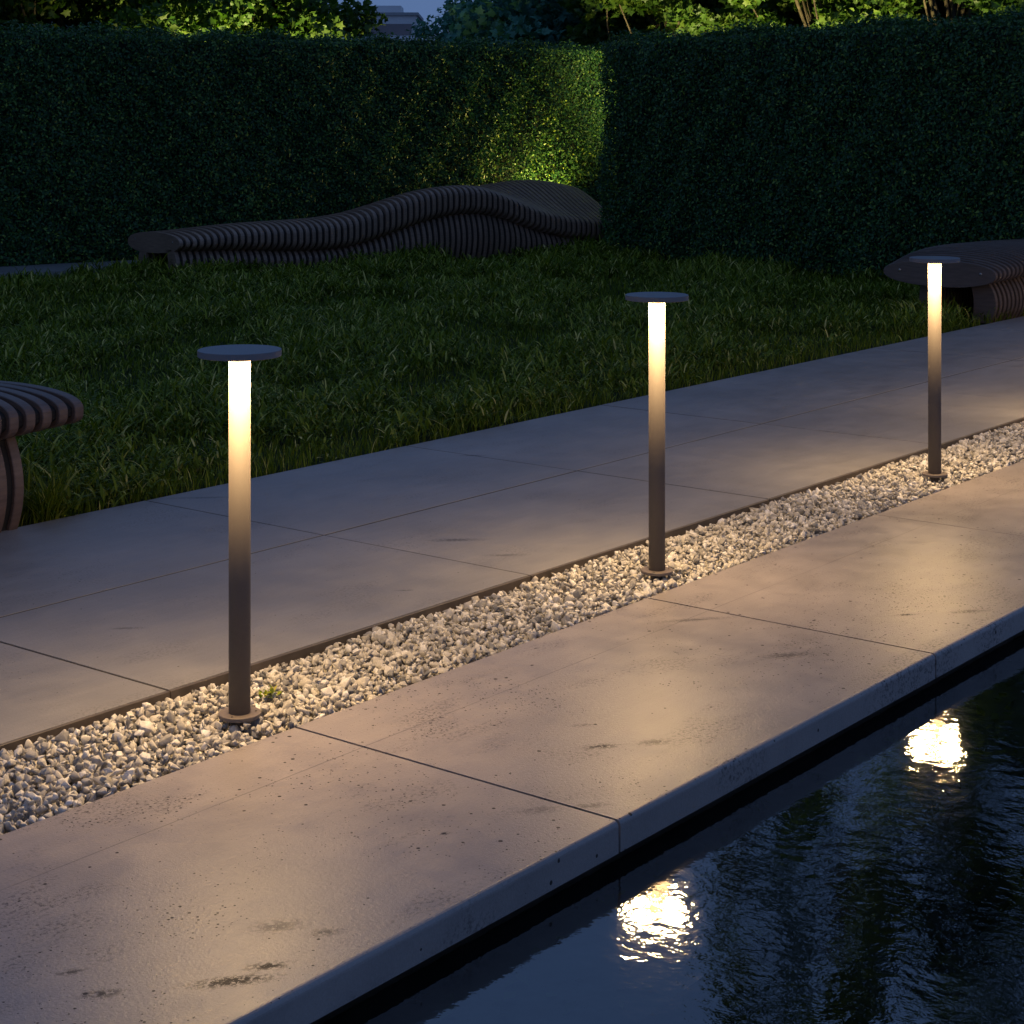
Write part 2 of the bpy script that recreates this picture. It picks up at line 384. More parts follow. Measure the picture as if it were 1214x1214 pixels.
# ---------------------------------------------------------------- bollard lights
def make_bollard():
    t = empty('bollard_light', (0, 0, 0)); H = 1.026; zb = .026
    bm = bmesh.new(); lathe(bm, [(.0, zb), (.0285, zb), (.0300, zb + .001), (.0300, H - .0102), (.0, H - .0102)], 64); bm_obj('post', bm, M['metal'], t, True)
    bm = bmesh.new(); lathe(bm, [(.0, zb - .011), (.0572, zb - .011), (.0584, zb - .010), (.0584, zb - .0012), (.0572, zb), (.0, zb)], 64)
    bp_ = bm_obj('base_plate', bm, M['plate'], t)
    for k in range(3):
        a = R(200 + 120 * k); bm = bmesh.new(); lathe(bm, [(.0, zb + .0005), (.0034, zb + .0005), (.0034, zb + .0014), (.0018, zb + .0022), (.0, zb + .0008)], 12)
        bm_obj('screw', bm, M['edging'], bp_, False, (.045 * math.cos(a), .045 * math.sin(a), 0))
    bm = bmesh.new(); lathe(bm, [(.0, zb - .05), (.024, zb - .05), (.024, zb - .011), (.0, zb - .011)], 32); bm_obj('ground_spike', bm, M['edging'], t)
    bm = bmesh.new()   # flat round cap, hollow underneath
    lathe(bm, [(.0, H - .010), (.1085, H - .010), (.1085, H - .018), (.1140, H - .018), (.1150, H - .017), (.1150, H - .001), (.1140, H), (.0, H)], 96)
    bm_obj('cap', bm, M['cap'], t)
    bm = bmesh.new(); n = 64
    for i in range(n):
        a, b = 2 * math.pi * i / n, 2 * math.pi * (i + 1) / n
        bm.faces.new([bm.verts.new((r * math.cos(x), r * math.sin(x), H - .0108)) for r, x in ((.076, b), (.106, b), (.106, a), (.076, a))])
    bmesh.ops.remove_doubles(bm, verts=bm.verts, dist=1e-5); bmesh.ops.recalc_face_normals(bm, faces=bm.faces)
    for f in bm.faces:
        if f.normal.z > 0: f.normal_flip()
    bm_obj('light_ring', bm, M['ring'], t)
    return t
def children(o): return [c for c in bpy.data.objects if c.parent == o]
def copy_tree(o, parent=None):
    c = o.copy(); col.objects.link(c); c.parent = parent
    for ch in children(o): copy_tree(ch, c)
    return c
b0 = make_bollard()
blab = ['lit dark bollard light with round flat cap, nearest the camera, small weed beside its base',
        'lit dark bollard light between the other two in the gravel, lawn right behind its cap',
        'lit dark bollard light whose cap stands in front of the right wooden bench',
        ] + ['bollard light in the gravel strip beyond the right edge of the photo'] * 4
blist = [b0] + [copy_tree(b0) for _ in range(6)]
for o, x, l in zip(blist, LX, blab):
    o.location = (x, -.013 if x in (2.049, 4.367) else 0, 0); tag(o, l, 'bollard light', 'bollard lights standing in the gravel strip')

# ---------------------------------------------------------------- wavy slatted benches
def interp(x, ks, j): return float(np.interp(x, [k[0] for k in ks], [k[j] for k in ks]))
def smooth_keys(ks):
    """densify key rows (s, ...) with a Catmull-Rom like smoothing"""
    S = np.linspace(ks[0][0], ks[-1][0], 240); out = [S]
    for j in range(1, len(ks[0])):
        v = np.interp(S, [k[0] for k in ks], [k[j] for k in ks]); n = 15
        p = np.pad(v, n, mode='reflect', reflect_type='odd'); ker = np.hanning(2 * n + 1); ker /= ker.sum()
        out.append(np.convolve(p, ker, 'valid'))
    return list(zip(*out))
def sheet(bm, poly, x0, x1, ch=.003):
    """closed polygon poly [(y,z)] as a timber sheet between x0 and x1 with eased edges"""
    P = np.array(poly); n = len(P)
    T = np.roll(P, -1, 0) - np.roll(P, 1, 0); T /= np.linalg.norm(T, axis=1)[:, None] + 1e-9
    Nn = np.stack([T[:, 1], -T[:, 0]], 1)
    area = .5 * np.sum(P[:, 0] * np.roll(P[:, 1], -1) - np.roll(P[:, 0], -1) * P[:, 1])
    if area < 0: Nn = -Nn
    In = P - Nn * ch
    rings = [[bm.verts.new((x, y, z)) for y, z in Q] for x, Q in ((x0, In), (x0 + ch, P), (x1 - ch, P), (x1, In))]
    for a, b in zip(rings, rings[1:]):
        for i in range(n): bm.faces.new((a[i], a[(i + 1) % n], b[(i + 1) % n], b[i]))
    bm.faces.new(rings[0]); bm.faces.new(list(reversed(rings[-1])))
def seat_poly(k, p=.62, n=36):
    # k = (s, y0, W, front_top, front_bottom, back_top, back_thick)
    s, y0, W, ft, fb, bt, bth = k
    out = []
    for i in range(2 * n):
        ph = math.pi * i / n
        y = W / 2 * (1 - math.cos(ph)); u = y / W
        e = u * u * (3 - 2 * u)
        top = ft + (bt - ft) * e; th = (ft - fb) + (bth - (ft - fb)) * e
        mid = top - th / 2; sn = math.sin(ph)
        out.append((y0 + y, mid + math.copysign(abs(sn) ** p, sn) * th / 2 if abs(sn) > 1e-6 else mid))
    return out
def inset(poly, m):
    P = np.array(poly); T = np.roll(P, -1, 0) - np.roll(P, 1, 0); T /= np.linalg.norm(T, axis=1)[:, None] + 1e-9
    Nn = np.stack([T[:, 1], -T[:, 0]], 1)
    if .5 * np.sum(P[:, 0] * np.roll(P[:, 1], -1) - np.roll(P[:, 0], -1) * P[:, 1]) < 0: Nn = -Nn
    return [tuple(p) for p in P - Nn * m]
def leg_poly(yn, yf, zt, th, sgn, y0, W):
    """curved upright; yn = nose inset, yf = foot inset"""
    out = []; n = 12
    for i in range(n + 1):
        u = i / n; z = -.03 + (zt + .03) * u
        bulge = yf + (yn - yf) * math.sin(math.pi * min(1, .12 + u * .80)) ** .8
        out.append((bulge, z))
    inner = [(y + th + .03 * math.sin(math.pi * i / n), z) for i, (y, z) in enumerate(out)]
    pl = out + inner[::-1]
    return [(y0 + y, z) if sgn > 0 else (y0 + W - y, z) for y, z in pl]
PITCH, SLAT = .0845, .045
def make_bench(name, loc, rz, keys, s0, s1, leg_s, mat, end_at, label, pp=(.62, .62), plate_bolts=True):
    p0_, p1_ = pp
    t = empty(name, (loc[0], loc[1], 0), rz); K = smooth_keys(keys)
    kk = lambda s: tuple([s] + [interp(s, K, j) for j in range(1, 7)])
    seat = bmesh.new(); n = int((s1 - s0) / PITCH) + 1; ss = [s0 + i * PITCH for i in range(n)]
    lf, lb, core = bmesh.new(), bmesh.new(), bmesh.new()
    for i, s in enumerate(ss):
        k = kk(s); p = p0_ + (p1_ - p0_) * min(1, max(0, s / 2.2))
        is_end = (end_at == 'lo' and i == 0) or (end_at == 'hi' and i == n - 1)
        if not is_end: sheet(seat, seat_poly(k, p), s, s + SLAT)
        else:
            eb = bmesh.new(); sheet(eb, seat_poly(k, p), s, s + SLAT); ep = bm_obj('end_panel', eb, mat, t)
            if plate_bolts:
                for u in (.13, .85):
                    bb = bmesh.new(); z = k[3] - (k[3] - k[4]) * .45
                    bmesh.ops.create_uvsphere(bb, u_segments=12, v_segments=6, radius=.013)
                    for v in bb.verts: v.co.x *= .5
                    bm_obj('bolt', bb, M['steel'], ep, True, (s if end_at == 'lo' else s + SLAT, k[1] + k[2] * u, z))
        if i < n - 1: sheet(core, inset(seat_poly(k, p), .026), s + SLAT - .001, s + PITCH + .001, .0005)
        if any(a <= s <= b for a, b in leg_s):
            zt = k[4] + .05 * min(1, (k[3] - k[4]) / .25)
            more = i < n - 1 and any(a <= s + PITCH <= b for a, b in leg_s)
            if k[4] > .07:
                lp = leg_poly(.075, .18, zt, .17, 1, k[1], k[2]); sheet(lf, lp, s, s + SLAT)
                if more: sheet(core, inset(lp, .022), s + SLAT - .001, s + PITCH + .001, .0005)
            zb_ = k[5] - k[6] + .03
            if zb_ > .07: sheet(lb, leg_poly(.27, .32, zb_, .15, -1, k[1], k[2]), s, s + SLAT)
    bm_obj('seat', seat, mat, t); bm_obj('spacer_core', core, M['core'], t)
    bm_obj('leg', lf, mat, t); bm_obj('leg', lb, mat, t)
    for u in (.3, .7):                                             # rails on which the sheets are threaded
        rb = bmesh.new(); prev = None
        for s in np.arange(s0 + .02, s1 + .001, .12):
            k = kk(s); e = u * u * (3 - 2 * u); y = k[1] + k[2] * u
            top = k[3] + (k[5] - k[3]) * e; th = (k[3] - k[4]) + (k[6] - (k[3] - k[4])) * e; z = top - th / 2
            ring = [rb.verts.new((s, y + a, z + b)) for a, b in ((-.02, -.02), (.02, -.02), (.02, .02), (-.02, .02))]
            if prev:
                for i in range(4): rb.faces.new((prev[i], prev[(i + 1) % 4], ring[(i + 1) % 4], ring[i]))
            prev = ring
        bm_obj('rail', rb, M['edging'], t)
    tag(t, label, 'bench'); return t
def dz(py, d): return CAM[2] - (py - HY) * d / F
# long bench in front of the back hedge: runs along the hedge
HD = (.786, .618)                                                   # hedge direction in (right, depth)
r0, d0 = (213 - PX) / F * 19.7, 19.7
def s_at(px, t=0.0):
    q = (px - PX) / F; rr, dd = r0 - HD[1] * t, d0 + HD[0] * t
    s = (q * dd - rr) / (HD[0] - q * HD[1]); return s, dd + HD[1] * s
fr = [(150, 278, 300), (218, 278, 303), (260, 268, 303), (300, 263, 303), (350, 260.5, 304), (400, 257, 302), (430, 249, 296), (460, 236, 286), (492, 224, 273), (520, 218, 264), (541, 216.5, 259),
      (571, 216, 257.5), (590, 221, 261), (615, 233, 269), (640, 244.5, 279), (665, 251, 285), (690, 254.5, 288), (715, 256, 290), (760, 258, 294)]
bk = [(140, 274), (250, 266), (300, 261.5), (350, 259.5), (400, 257), (450, 243), (500, 224), (550, 219), (580, 212.5), (600, 209.5), (620, 208.5), (640, 210), (660, 215), (690, 223), (715, 230), (760, 236)]
bkS = [(s_at(px, 1.25)[0], dz(py, s_at(px, 1.25)[1])) for px, py in bk]
keys = []
for px, a, b in fr:
    s, d = s_at(px); bt = float(np.interp(s, [q[0] for q in bkS], [q[1] for q in bkS]))
    keys.append((s, 0.0, 1.25, dz(a, d), max(dz(b, d), .02), bt, .24))
ang_h = math.atan2(HD[1] * math.cos(YAW) - HD[0] * math.sin(YAW), HD[1] * math.sin(YAW) + HD[0] * math.cos(YAW))
O = cw(r0, d0)
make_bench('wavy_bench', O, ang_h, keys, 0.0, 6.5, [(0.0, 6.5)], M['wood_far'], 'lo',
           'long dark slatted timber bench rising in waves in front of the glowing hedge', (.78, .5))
# bench beside the path at the right
make_bench('wavy_bench', (10.80, 2.46), 0, [(0, 0, 1.02, .50, .265, .49, .22), (.5, -.01, 1.08, .55, .27, .56, .22), (1.0, 0, 1.12, .57, .285, .58, .22), (1.8, 0, 1.12, .565, .29, .565, .22), (2.6, 0, 1.12, .55, .29, .54, .22), (5, 0, 1.1, .5, .28, .5, .22)], 0, 3.2,
           [(.085, 5)], M['wood_mid'], 'lo', 'brown slatted timber bench beside the back path, its bolted oval end behind a bollard light', (.85, .6))
# bench cut by the left edge of the photo
XE = 1.30
make_bench('wavy_bench', (0, 2.33), 0, [(-3.2, .02, 1.1, .56, .30, .56, .22), (-1, .0, 1.1, .585, .31, .56, .22), (0, 0, 1.1, .585, .325, .565, .22), (.8, .0, 1.08, .575, .335, .56, .20), (XE, .03, .95, .545, .37, .53, .15)], XE - 50 * PITCH, XE + .001,
           [(XE - 50 * PITCH, XE - 3 * PITCH + .01)], M['wood'], 'hi', 'brown slatted timber bench end reaching in from the left edge of the photo', (.62, .62), True)

# ---------------------------------------------------------------- hedges
def leaf_cloud(P, Nrm, size, aspect, spread, tint, fold=.25, tip=True):
    """one small folded leaf (4 verts rhomb + middle) per point; P,N (n,3)"""
    n = len(P)
    d = Nrm + rng.normal(size=(n, 3)) * spread; d /= np.linalg.norm(d, axis=1)[:, None]
    a = np.cross(d, rng.normal(size=(n, 3))); a /= np.linalg.norm(a, axis=1)[:, None]
    b = np.cross(d, a); s = size[:, None]
    v0 = P - a * s * .5; v2 = P + a * s * .55
    v1 = P + b * s * aspect * .5 - a * s * .05 + d * s * fold * .3; v3 = P - b * s * aspect * .5 - a * s * .05 + d * s * fold * .3
    V = np.stack([v0, v1, v2, v3], 1).reshape(-1, 3)
    i = np.arange(n)[:, None] * 4
    Fc = np.concatenate([i + np.array([[0, 1, 2]]), i + np.array([[0, 2, 3]])]); return V, Fc, np.repeat(tint, 4)
sunken()
def hedge(name, A, Bp, thick_dir, thick, H, dens, label, mats=M['hedge']):
    A = np.array(A); Bp = np.array(Bp); Ld = np.linalg.norm(Bp - A); u = (Bp - A) / Ld; w_ = np.array(thick_dir)
    t = empty(name, (A[0], A[1], 0))
    # solid near-black box standing in for the shade inside the hedge
    bm = bmesh.new(); c = [A + u * .12 + w_ * .12, Bp - u * .12 + w_ * .12, Bp - u * .12 + w_ * (thick - .12), A + u * .12 + w_ * (thick - .12)]
    lo = [bm.verts.new((p[0] - A[0], p[1] - A[1], -.1)) for p in c]; hi = [bm.verts.new((p[0] - A[0], p[1] - A[1], H - .05)) for p in c]
    for i in range(4): bm.faces.new((lo[i], lo[(i + 1) % 4], hi[(i + 1) % 4], hi[i]))
    bm.faces.new(hi); bm_obj('shade_box', bm, M['heart'], t)
    Vs, Fs, Ts = [], [], []; off = 0
    def face(org, du, lu, dv, lv, nrm, k=1.0):
        nonlocal off
        n = int(lu * lv * dens * k); a = rng.uniform(0, lu, n); b = rng.uniform(0, lv, n)
        wob = .035 * np.sin(a * 3.1 + b * 2.3) + .03 * np.sin(a * 7.7 - b * 5.1) + .02 * np.sin(a * 13 + b * 17)
        dep = rng.uniform(-1, 1, n) ** 3 * .09 + wob
        P = org[None] + a[:, None] * du + b[:, None] * dv + (dep + .02)[:, None] * nrm
        sz = rng.uniform(.027, .054, n)
        V, Fc, T = leaf_cloud(P, np.broadcast_to(nrm + np.array([0, 0, .25]), (n, 3)), sz, .55, .75, rng.uniform(0, 1, n))
        Vs.append(V); Fs.append(Fc + off); Ts.append(T); off += len(V)
    U = np.array([u[0], u[1], 0]); W3 = np.array([w_[0], w_[1], 0]); Z = np.array([0, 0, 1.0]); Z0 = np.zeros(3)
    face(Z0, U, Ld, Z, H, -W3); face(Z0 + Z * H, U, Ld, W3, thick, Z, .8)
    face(Z0, W3, thick, Z, H, -U); face(U * Ld, W3, thick, Z, H, U, .7); face(W3 * thick, U, Ld, Z, H, W3, .25)
    me = np_mesh('foliage', np.concatenate(Vs), np.concatenate(Fs), np.concatenate(Ts)); link('foliage', me, mats, t)
    tag(t, label, 'hedge'); return t
M['heart'] = simple('hedge_inner_shade', (.008, .016, .008), .9, 0, .4, 12)  # near-black colour for the shade behind the leaves
def cdir(r, d):  # direction (right, depth) -> world xy
    return np.array([d * math.sin(YAW) + r * math.cos(YAW), d * math.cos(YAW) - r * math.sin(YAW)])
HH = 2.69
p0 = pw(0, 20.5); hd = cdir(*HD); hn = cdir(-HD[1], HD[0])
A1 = np.array(p0) - hd * 13; B1 = np.array(p0) + hd * 11.5
hedge('hedge', A1, B1, hn, 1.0, HH, 4200, 'long clipped green hedge behind the wavy bench, glowing yellow green at its right')
C = np.array(pw(716, 23.0)); D = C + cdir(.6, -.8) * 8.6
hedge('hedge', C, D, cdir(.8, .6), 1.1, HH - .02, 4200, 'dark clipped hedge standing crosswise at the right, unlit')

# paved strip along the foot of the back hedge
bm = bmesh.new(); q0 = np.array(p0) - hn * .02; q1 = q0 - hn * 1.0
pts = [q0 - hd * 13, q1 - hd * 13, q1 + hd * 9, q0 + hd * 9]
lo = [bm.verts.new((p[0], p[1], -.06)) for p in pts]; hi = [bm.verts.new((p[0], p[1], .035)) for p in pts]
for i in range(4): bm.faces.new((lo[i], lo[(i + 1) % 4], hi[(i + 1) % 4], hi[i]))
bm.faces.new(hi); bmesh.ops.recalc_face_normals(bm, faces=bm.faces)
tag(bm_obj('path', bm, M['slab_back']), kind='structure')

# ---------------------------------------------------------------- lawn: floor, grass
bm = bmesh.new(); quad(bm, -8, 40, YFAR + .01, 34, -.035); tag(bm_obj('lawn', bm, M['lawn']), kind='structure')
def fn(x, y, s, ph=0): return .5 + .25 * (np.sin(x * s + ph + 1.7 * np.sin(y * s * .7 + ph)) + np.sin(y * s * 1.3 - x * s * .6 + 2 * ph))
def blades(P, ang, Lg, Wd, lean, curl, tint, seg=3):
    """arched tapering blades. P (n,3)"""
    n = len(P); ca, sa = np.cos(ang), np.sin(ang)
    dirh = np.stack([ca, sa, 0 * ca], 1); side = np.stack([-sa, ca, 0 * ca], 1); rows = []
    for i in range(seg + 1):
        u = i / seg; th = lean + curl * u
        hx = Lg * (np.sin(lean + curl * u * .5)) * u; hz = Lg * np.cos(lean + curl * u * .6) * u
        c = P + dirh * hx[:, None] + np.array([0, 0, 1.0]) * hz[:, None]
        wv_ = Wd * (math.sin(math.pi * (.18 + .76 * u)) ** .8 if i < seg else .06)
        rows.append(c - side * (wv_ / 2)[:, None]); rows.append(c + side * (wv_ / 2)[:, None])
    V = np.stack(rows, 1).reshape(-1, 3); k = 2 * (seg + 1); i0 = np.arange(n)[:, None] * k
    Fc = np.concatenate([i0 + np.array([[2 * j, 2 * j + 1, 2 * j + 3, 2 * j + 2]]) for j in range(seg)])
    return V, Fc, np.repeat(tint, k)
def make_grass():
    # candidate positions in a wedge that covers the lawn a little beyond the frame
    def cand(n, dmin, dmax, pw_):
        u = rng.uniform(size=n); d = (dmin ** pw_ + u * (dmax ** pw_ - dmin ** pw_)) ** (1 / pw_)
        r = rng.uniform(-.62, .42, n) * d
        X = CAM[0] + d * math.sin(YAW) + r * math.cos(YAW); Y = CAM[1] + d * math.cos(YAW) - r * math.sin(YAW)
        ok = (Y > YFAR + .02)
        rel = np.stack([X - p0[0], Y - p0[1]], 1); ok &= (rel @ hn < -1.03)
        rel = np.stack([X - C[0], Y - C[1]], 1); ok &= ~((rel @ cdir(.786, .618) > .05) & (rel @ cdir(.618, -.786) > -.05))
        for bx0, bx1, by0, by1 in ((10.9, 16, 2.62, 3.4), (-3, 1.15, 2.5, 3.3)):
            ok &= ~((X > bx0) & (X < bx1) & (Y > by0) & (Y < by1))
        return X[ok], Y[ok], d[ok]
    Vs, Fs, Ts = [], [], []; off = 0
    def add(V, Fc, T):
        nonlocal off
        Vs.append(V); Fs.append(Fc + off); Ts.append(T); off += len(V)
    # leafy tufts
    X, Y, d = cand(44000, 7, 26, .9)
    m = fn(X, Y, 2.1, .4) * .6 + fn(X, Y, 5.3, 1.1) * .4; edge = np.clip((Y - YFAR) / .45, 0, 1)
    keep = rng.uniform(size=len(X)) < np.clip((m - .30) * 4, .10, 1) * (.12 + .88 * edge); X, Y, d, m = X[keep], Y[keep], d[keep], m[keep]
    per = 13; n = len(X) * per; rep = lambda a: np.repeat(a, per)
    hgt = rep(.45 + 1.1 * np.clip(m, 0, 1)) * rng.uniform(.7, 1.25, n)
    big = np.clip(rep(d) / 14, 1, 1.5)
    stem = rng.uniform(0, 1, n); a0 = rng.uniform(0, 2 * np.pi, n)
    P = np.stack([rep(X) + rng.normal(0, .035, n), rep(Y) + rng.normal(0, .035, n), -.03 + stem * .10 * hgt], 1)
    P[:, 1] = np.maximum(P[:, 1], YFAR + .015)
    add(*blades(P, a0, rng.uniform(.05, .10, n) * hgt * big, rng.uniform(.007, .0145, n) * big, rng.uniform(.25, 1.0, n), rng.uniform(.3, 1.3, n), np.clip(rng.normal(.5, .25, n), 0, 1)))
    # fine upright grass between
    X, Y, d = cand(280000, 7, 26, 1.0)
    n = len(X); m2 = fn(X, Y, 2.1, .4) * .6 + fn(X, Y, 5.3, 1.1) * .4; edge = np.clip((Y - YFAR) / .45, 0, 1)
    big = np.clip(d / 12, 1, 1.8)
    P = np.stack([X, Y, np.full(n, -.035)], 1)
    hh = (.068 + .04 * (1 - edge)) * rng.uniform(.55, 1.25, n)
    add(*blades(P, rng.uniform(0, 2 * np.pi, n), hh, rng.uniform(.003, .006, n) * big, rng.uniform(.02, .35, n), rng.uniform(.1, .9, n), np.clip(rng.normal(.42, .22, n), 0, 1)))
    me = np_mesh('grass', np.concatenate(Vs), np.concatenate(Fs), np.concatenate(Ts)); tag(link('grass', me, M['grass']), kind='stuff')
make_grass()

# one tuft of longer grass at the path edge by the left bench, and the weed in the gravel
def tuft(name, x, y, n, Lr, label, cat, wd=(.004, .007)):
    a0 = rng.uniform(0, 2 * np.pi, n); P = np.stack([rng.normal(0, .03, n), np.abs(rng.normal(0, .03, n)), np.zeros(n)], 1)
    V, Fc, T = blades(P, a0, rng.uniform(*Lr, n), rng.uniform(*wd, n), rng.uniform(.05, .7, n), rng.uniform(.3, 1.2, n), np.clip(rng.normal(.55, .2, n), 0, 1), 4)
    tag(link(name, np_mesh(name, V, Fc, T), M['grass'], loc=(x, y, -.03)), label, cat)
tx, ty = unproj(75, 615); tuft('grass_tuft', tx, max(ty, YFAR + .05), 170, (.16, .30), 'arching tuft of long grass at the path edge beside the left bench', 'grass tuft')
n = 34; P = np.stack([rng.normal(.01, .013, n), rng.normal(0, .010, n), rng.uniform(.0, .02, n)], 1)
V, Fc, T = blades(P, rng.uniform(0, 6.28, n), rng.uniform(.012, .028, n), rng.uniform(.007, .012, n), rng.uniform(.5, 1.3, n), rng.uniform(.2, .8, n), rng.uniform(.3, .9, n), 3)
wx, wy = unproj(316, 826, .01)
tag(link('weed', np_mesh('weed', V, Fc, T), M['grass'], loc=(wx, wy, .004)), 'little green weed growing in the gravel beside the nearest bollard light', 'weed')

# ---------------------------------------------------------------- trees
LOBES = np.array([(0, -.5), (.16, -.34), (.46, -.30), (.34, -.06), (.50, .14), (.24, .16), (.12, .30), (0, .55), (-.12, .30), (-.24, .16), (-.50, .14), (-.34, -.06), (-.46, -.30), (-.16, -.34)])
def broad_leaves(P, Nrm, size, tint):
    n = len(P); d = Nrm / np.linalg.norm(Nrm, axis=1)[:, None]
    a = np.cross(d, rng.normal(size=(n, 3))); a /= np.linalg.norm(a, axis=1)[:, None]; b = np.cross(d, a)
    k = len(LOBES); lob = np.vstack([LOBES, [[0, 0]]])
    zz = np.abs(lob[:, 0]) * .35 - .1 * lob[:, 1] ** 2
    V = P[:, None] + size[:, None, None] * (a[:, None] * lob[None, :, 1:2] + b[:, None] * lob[None, :, 0:1] - d[:, None] * zz[None, :, None])
    i0 = np.arange(n)[:, None, None] * (k + 1); tri = np.array([[j, (j + 1) % k, k] for j in range(k)])[None]
    return V.reshape(-1, 3), (i0 + tri).reshape(-1, 3), np.repeat(tint, k + 1)
def limb(bm, a, b, r0_, r1_, n=7, seg=4, wig=.05):
    a = np.array(a, float); b = np.array(b, float); prev = None; Lm = np.linalg.norm(b - a); t = (b - a) / Lm
    s = np.cross(t, [0.3, .2, 1.0] if abs(t[2]) < .9 else [1, 0, 0]); s /= np.linalg.norm(s); q = np.cross(t, s)
    o1, o2 = rng.normal(0, wig * Lm, 2)
    for i in range(seg + 1):
        u = i / seg; c = a + (b - a) * u + (s * o1 + q * o2) * math.sin(math.pi * u); r = r0_ + (r1_ - r0_) * u
        ring = [bm.verts.new(c + r * (s * math.cos(2 * math.pi * j / n) + q * math.sin(2 * math.pi * j / n))) for j in range(n)]
        if prev:
            for j in range(n): bm.faces.new((prev[j], prev[(j + 1) % n], ring[(j + 1) % n], ring[j]))
        prev = ring
def tree(name, xy, H, rad, zlow, nleaf, lsize, mat, label, cat='tree', group=None, clumps=90, lobed=True, flat=1.0):
    t = empty(name, (xy[0], xy[1], -.1)); bm = bmesh.new()
    fork = zlow * .75 + .4
    limb(bm, (0, 0, 0), (0, 0, fork), .045 * rad + .06, .035 * rad + .04, 10, 5, .02)
    zc = (H + zlow) / 2; hz = (H - zlow) / 2; cen = []
    for i in range(clumps):
        uz = rng.uniform(-1, 1) if i % 5 > 1 else (rng.uniform(2.5, 4.0) - zc) / hz; th = rng.uniform(0, 2 * np.pi); rr = rng.uniform(.2, 1) ** .55 * rad * .8 * math.sqrt(max(.05, 1 - abs(uz) ** (6 if uz < 0 else 2.2)))
        if i % 5 <= 1: rr *= 1.35
        c = np.array([rr * math.cos(th), rr * math.sin(th), zc + uz * hz])
        cen.append(c)
    for i, c in enumerate(cen):
        if i % 2 == 0: limb(bm, (0, 0, fork + (c[2] - fork) * .15 if c[2] > fork else fork * .9), c, .012 * rad + .02, .008, 5, 5, .07)
    limb(bm, (0, 0, fork), (0, 0, H * .85), .035 * rad + .04, .02, 8, 5, .03)
    bm_obj('trunk', bm, M['bark'], t, True)
    per = nleaf // clumps; P = []
    for c in cen:
        k = int(per * rng.uniform(.5, 1.5)); cr = rad * rng.uniform(.20, .36)
        v = rng.normal(size=(k, 3)); v /= np.linalg.norm(v, axis=1)[:, None]; v *= (rng.uniform(.2, 1, (k, 1)) ** .6) * cr * np.array([1, 1, .62 * flat]); P.append(c + v)
    P = np.concatenate(P); n = len(P); sz = lsize * rng.uniform(.6, 1.3, n)
    Nn = rng.normal(size=(n, 3)) * .8 + np.array([0, 0, .7])
    if lobed: V, Fc, T = broad_leaves(P, Nn, sz, rng.uniform(0, 1, n))
    else: V, Fc, T = leaf_cloud(P, Nn, sz, .6, .3, rng.uniform(0, 1, n))
    link('crown', np_mesh('crown', V, Fc, T), mat, t)
    tag(t, label, cat, group); return t
TG = 'broad-leaved trees behind the hedges'
tree('broadleaf_tree', pw(80, 26.0), 4.6, 2.3, 1.2, 20000, .135, M['tree_leaf'], 'broad-leaved tree behind the hedge at the far left, mostly in shadow', group=TG)
tree('broadleaf_tree', pw(275, 26.8), 4.6, 1.9, 1.3, 20000, .135, M['tree_leaf'], 'brightly lit broad-leaved tree above the left hedge, left of the sky gap', group=TG)
tree('broadleaf_tree', pw(190, 28.5), 4.6, 1.9, 1.2, 16000, .135, M['tree_leaf'], 'broad-leaved tree behind the left hedge, between the shaded tree and the brightly lit one', group=TG)
tree('broadleaf_tree', pw(800, 27.5), 5.2, 1.5, 1.3, 14000, .135, M['tree_leaf'], 'low lit leafy tree over the left end of the crosswise hedge', group=TG)
tree('broadleaf_tree', pw(905, 29.0), 13.5, 1.5, 1.3, 26000, .135, M['tree_leaf'], 'tall slim broad-leaved tree behind the low leafy one, left of the brightly lit tree', group=TG)
tree('broadleaf_tree', pw(995, 26.5), 12.0, 1.5, 1.2, 26000, .135, M['tree_leaf'], 'brightly lit broad-leaved tree above the middle of the crosswise hedge', group=TG)
tree('broadleaf_tree', pw(1135, 25.5), 12.5, 1.7, 1.2, 28000, .135, M['tree_leaf'], 'lit broad-leaved tree above the crosswise hedge, over the right bench', group=TG)
tree('broadleaf_tree', pw(1265, 25.5), 10, 1.9, 1.2, 24000, .135, M['tree_leaf'], 'broad-leaved tree in shadow at the right edge above the crosswise hedge', group=TG)
tree('dark_tree', pw(675, 31), 5.6, 1.9, 1.3, 14000, .16, M['far_leaf'], 'dark haze-tinted tree just behind the corner where the two hedges meet')
FG = 'dark trees seen through the gap over the hedge'
tree('distant_tree', pw(548, 62), 5.9, 2.3, 1.2, 14000, .20, M['far_leaf'], 'rounded dark haze-tinted tree in the gap, nearest the pale building', group=FG, lobed=False)
tree('distant_tree', pw(630, 48), 4.8, 2.2, 1.2, 14000, .20, M['far_leaf'], 'dark haze-tinted tree in the gap over the middle of the hedges', group=FG, lobed=False)
tree('distant_tree', pw(725, 42), 6.6, 1.7, 1.2, 14000, .18, M['far_leaf'], 'dark haze-tinted tree at the right of the gap, behind the hedge corner', group=FG, lobed=False)
tree('distant_tree', pw(440, 75), 5.2, 2.0, 1.2, 5000, .22, M['far_leaf'], 'dark tree below the pale building, beside the lit tree', group=FG, lobed=False)

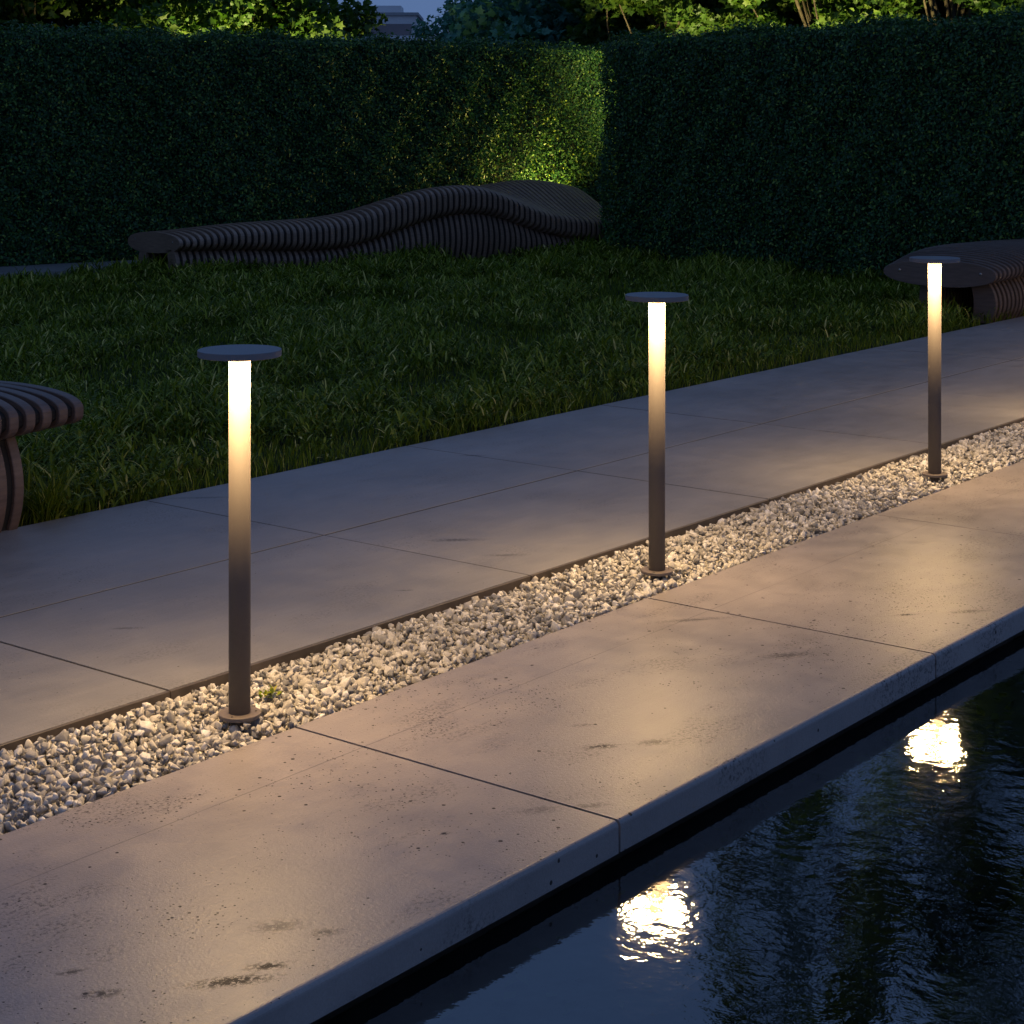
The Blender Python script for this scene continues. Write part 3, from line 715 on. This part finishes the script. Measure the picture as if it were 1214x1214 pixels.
# far pale building in the gap
def building():
    cx, cy = pw(470, 240); t = empty('office_building', (cx, cy, 0), -YAW)
    bm = bmesh.new(); box(bm, -14, 2.6, 0, 14, -1, 15.9); wl = bm_obj('wall', bm, M['facade'], t)
    bm = bmesh.new(); box(bm, -14.3, 2.9, -.3, 14.3, 15.9, 16.3); bm_obj('roof', bm, M['roofing'], t)
    bm = bmesh.new(); box(bm, -3.6, .4, 3, 9, 16.3, 17.4); bm_obj('roof_house', bm, M['facade'], t)
    for k in range(4):
        z = 4.0 + k * 3.1
        bm = bmesh.new(); box(bm, -13.4, 2.0, -.12, .1, z, z + 1.5); o = bm_obj('window', bm, M['pane'], t)
    for k in range(4):
        z = 3.2 + k * 3.1
        bm = bmesh.new(); box(bm, -14.2, 2.8, -1.0, -.002, z, z + .35); bm_obj('balcony', bm, M['facade'], t)
    tag(t, 'pale flat-roofed office block with window bands, far off in the sky gap', 'building')
building()

# ---------------------------------------------------------------- garden spotlights (hidden in the photo, their glow is not)
def spot(x, y, z, tx_, ty_, tz_, power, label, size=R(75), blend=.8, colr=(1, .80, .30)):
    t = empty('garden_spotlight', (x, y, 0)); import mathutils
    d = mathutils.Vector((tx_ - x, ty_ - y, tz_ - z)).normalized(); q = d.to_track_quat('Z', 'Y')
    bm = bmesh.new(); lathe(bm, [(0, -.11), (.03, -.11), (.045, -.09), (.05, .0), (.044, .0), (.044, -.012), (0, -.012)], 24)
    h = bm_obj('housing', bm, M['metal'], t, False, (0, 0, z)); h.rotation_mode = 'QUATERNION'; h.rotation_quaternion = q
    bm = bmesh.new(); lathe(bm, [(0, -.010), (.043, -.010)], 24); bm_obj('lens', bm, M['lens'], h)
    bm = bmesh.new(); lathe(bm, [(0, -.1), (.009, -.1), (.009, z - .05), (0, z - .05)], 10); bm_obj('stake', bm, M['metal'], t)
    ld = bpy.data.lights.new('spot', 'SPOT'); ld.energy = power * GLOW; ld.color = colr; ld.spot_size = size; ld.spot_blend = blend; ld.shadow_soft_size = .04
    lo_ = bpy.data.objects.new('spot_bulb', ld); col.objects.link(lo_); lo_.parent = t
    lo_.location = mathutils.Vector((0, 0, z)) + d * .01; lo_.rotation_mode = 'QUATERNION'; lo_.rotation_quaternion = d.to_track_quat('-Z', 'Y')
    tag(t, label, 'spotlight', 'garden spotlights'); return t
hs, hdp = 0, 0
# behind the long bench, grazing up the back hedge
q = np.array(p0) + hd * 7.9 - hn * .42; tgt = q - hd * .6 + hn * .35
spot(q[0], q[1], .28, tgt[0], tgt[1], 1.9, 44, 'small spotlight behind the wavy bench, shining up the back hedge', R(165), 1.0, (1, .76, .20))
a = pw(290, 24.3); a2 = pw(290, 26.3)
spot(a[0], a[1], .3, a2[0], a2[1], 4.2, 420, 'small spotlight behind the left hedge under the lit tree', R(100), 1.0, (1, .86, .35))
a = pw(880, 23.0); a2 = pw(900, 26.5)
spot(a[0], a[1], .3, a2[0], a2[1], 3.6, 430, 'small spotlight behind the crosswise hedge, left of its pair', R(100), 1.0, (1, .86, .35))
a = pw(1050, 22.0); a2 = pw(1060, 25)
spot(a[0], a[1], .3, a2[0], a2[1], 3.6, 320, 'small spotlight behind the crosswise hedge, right of its pair', R(100), 1.0, (1, .86, .35))
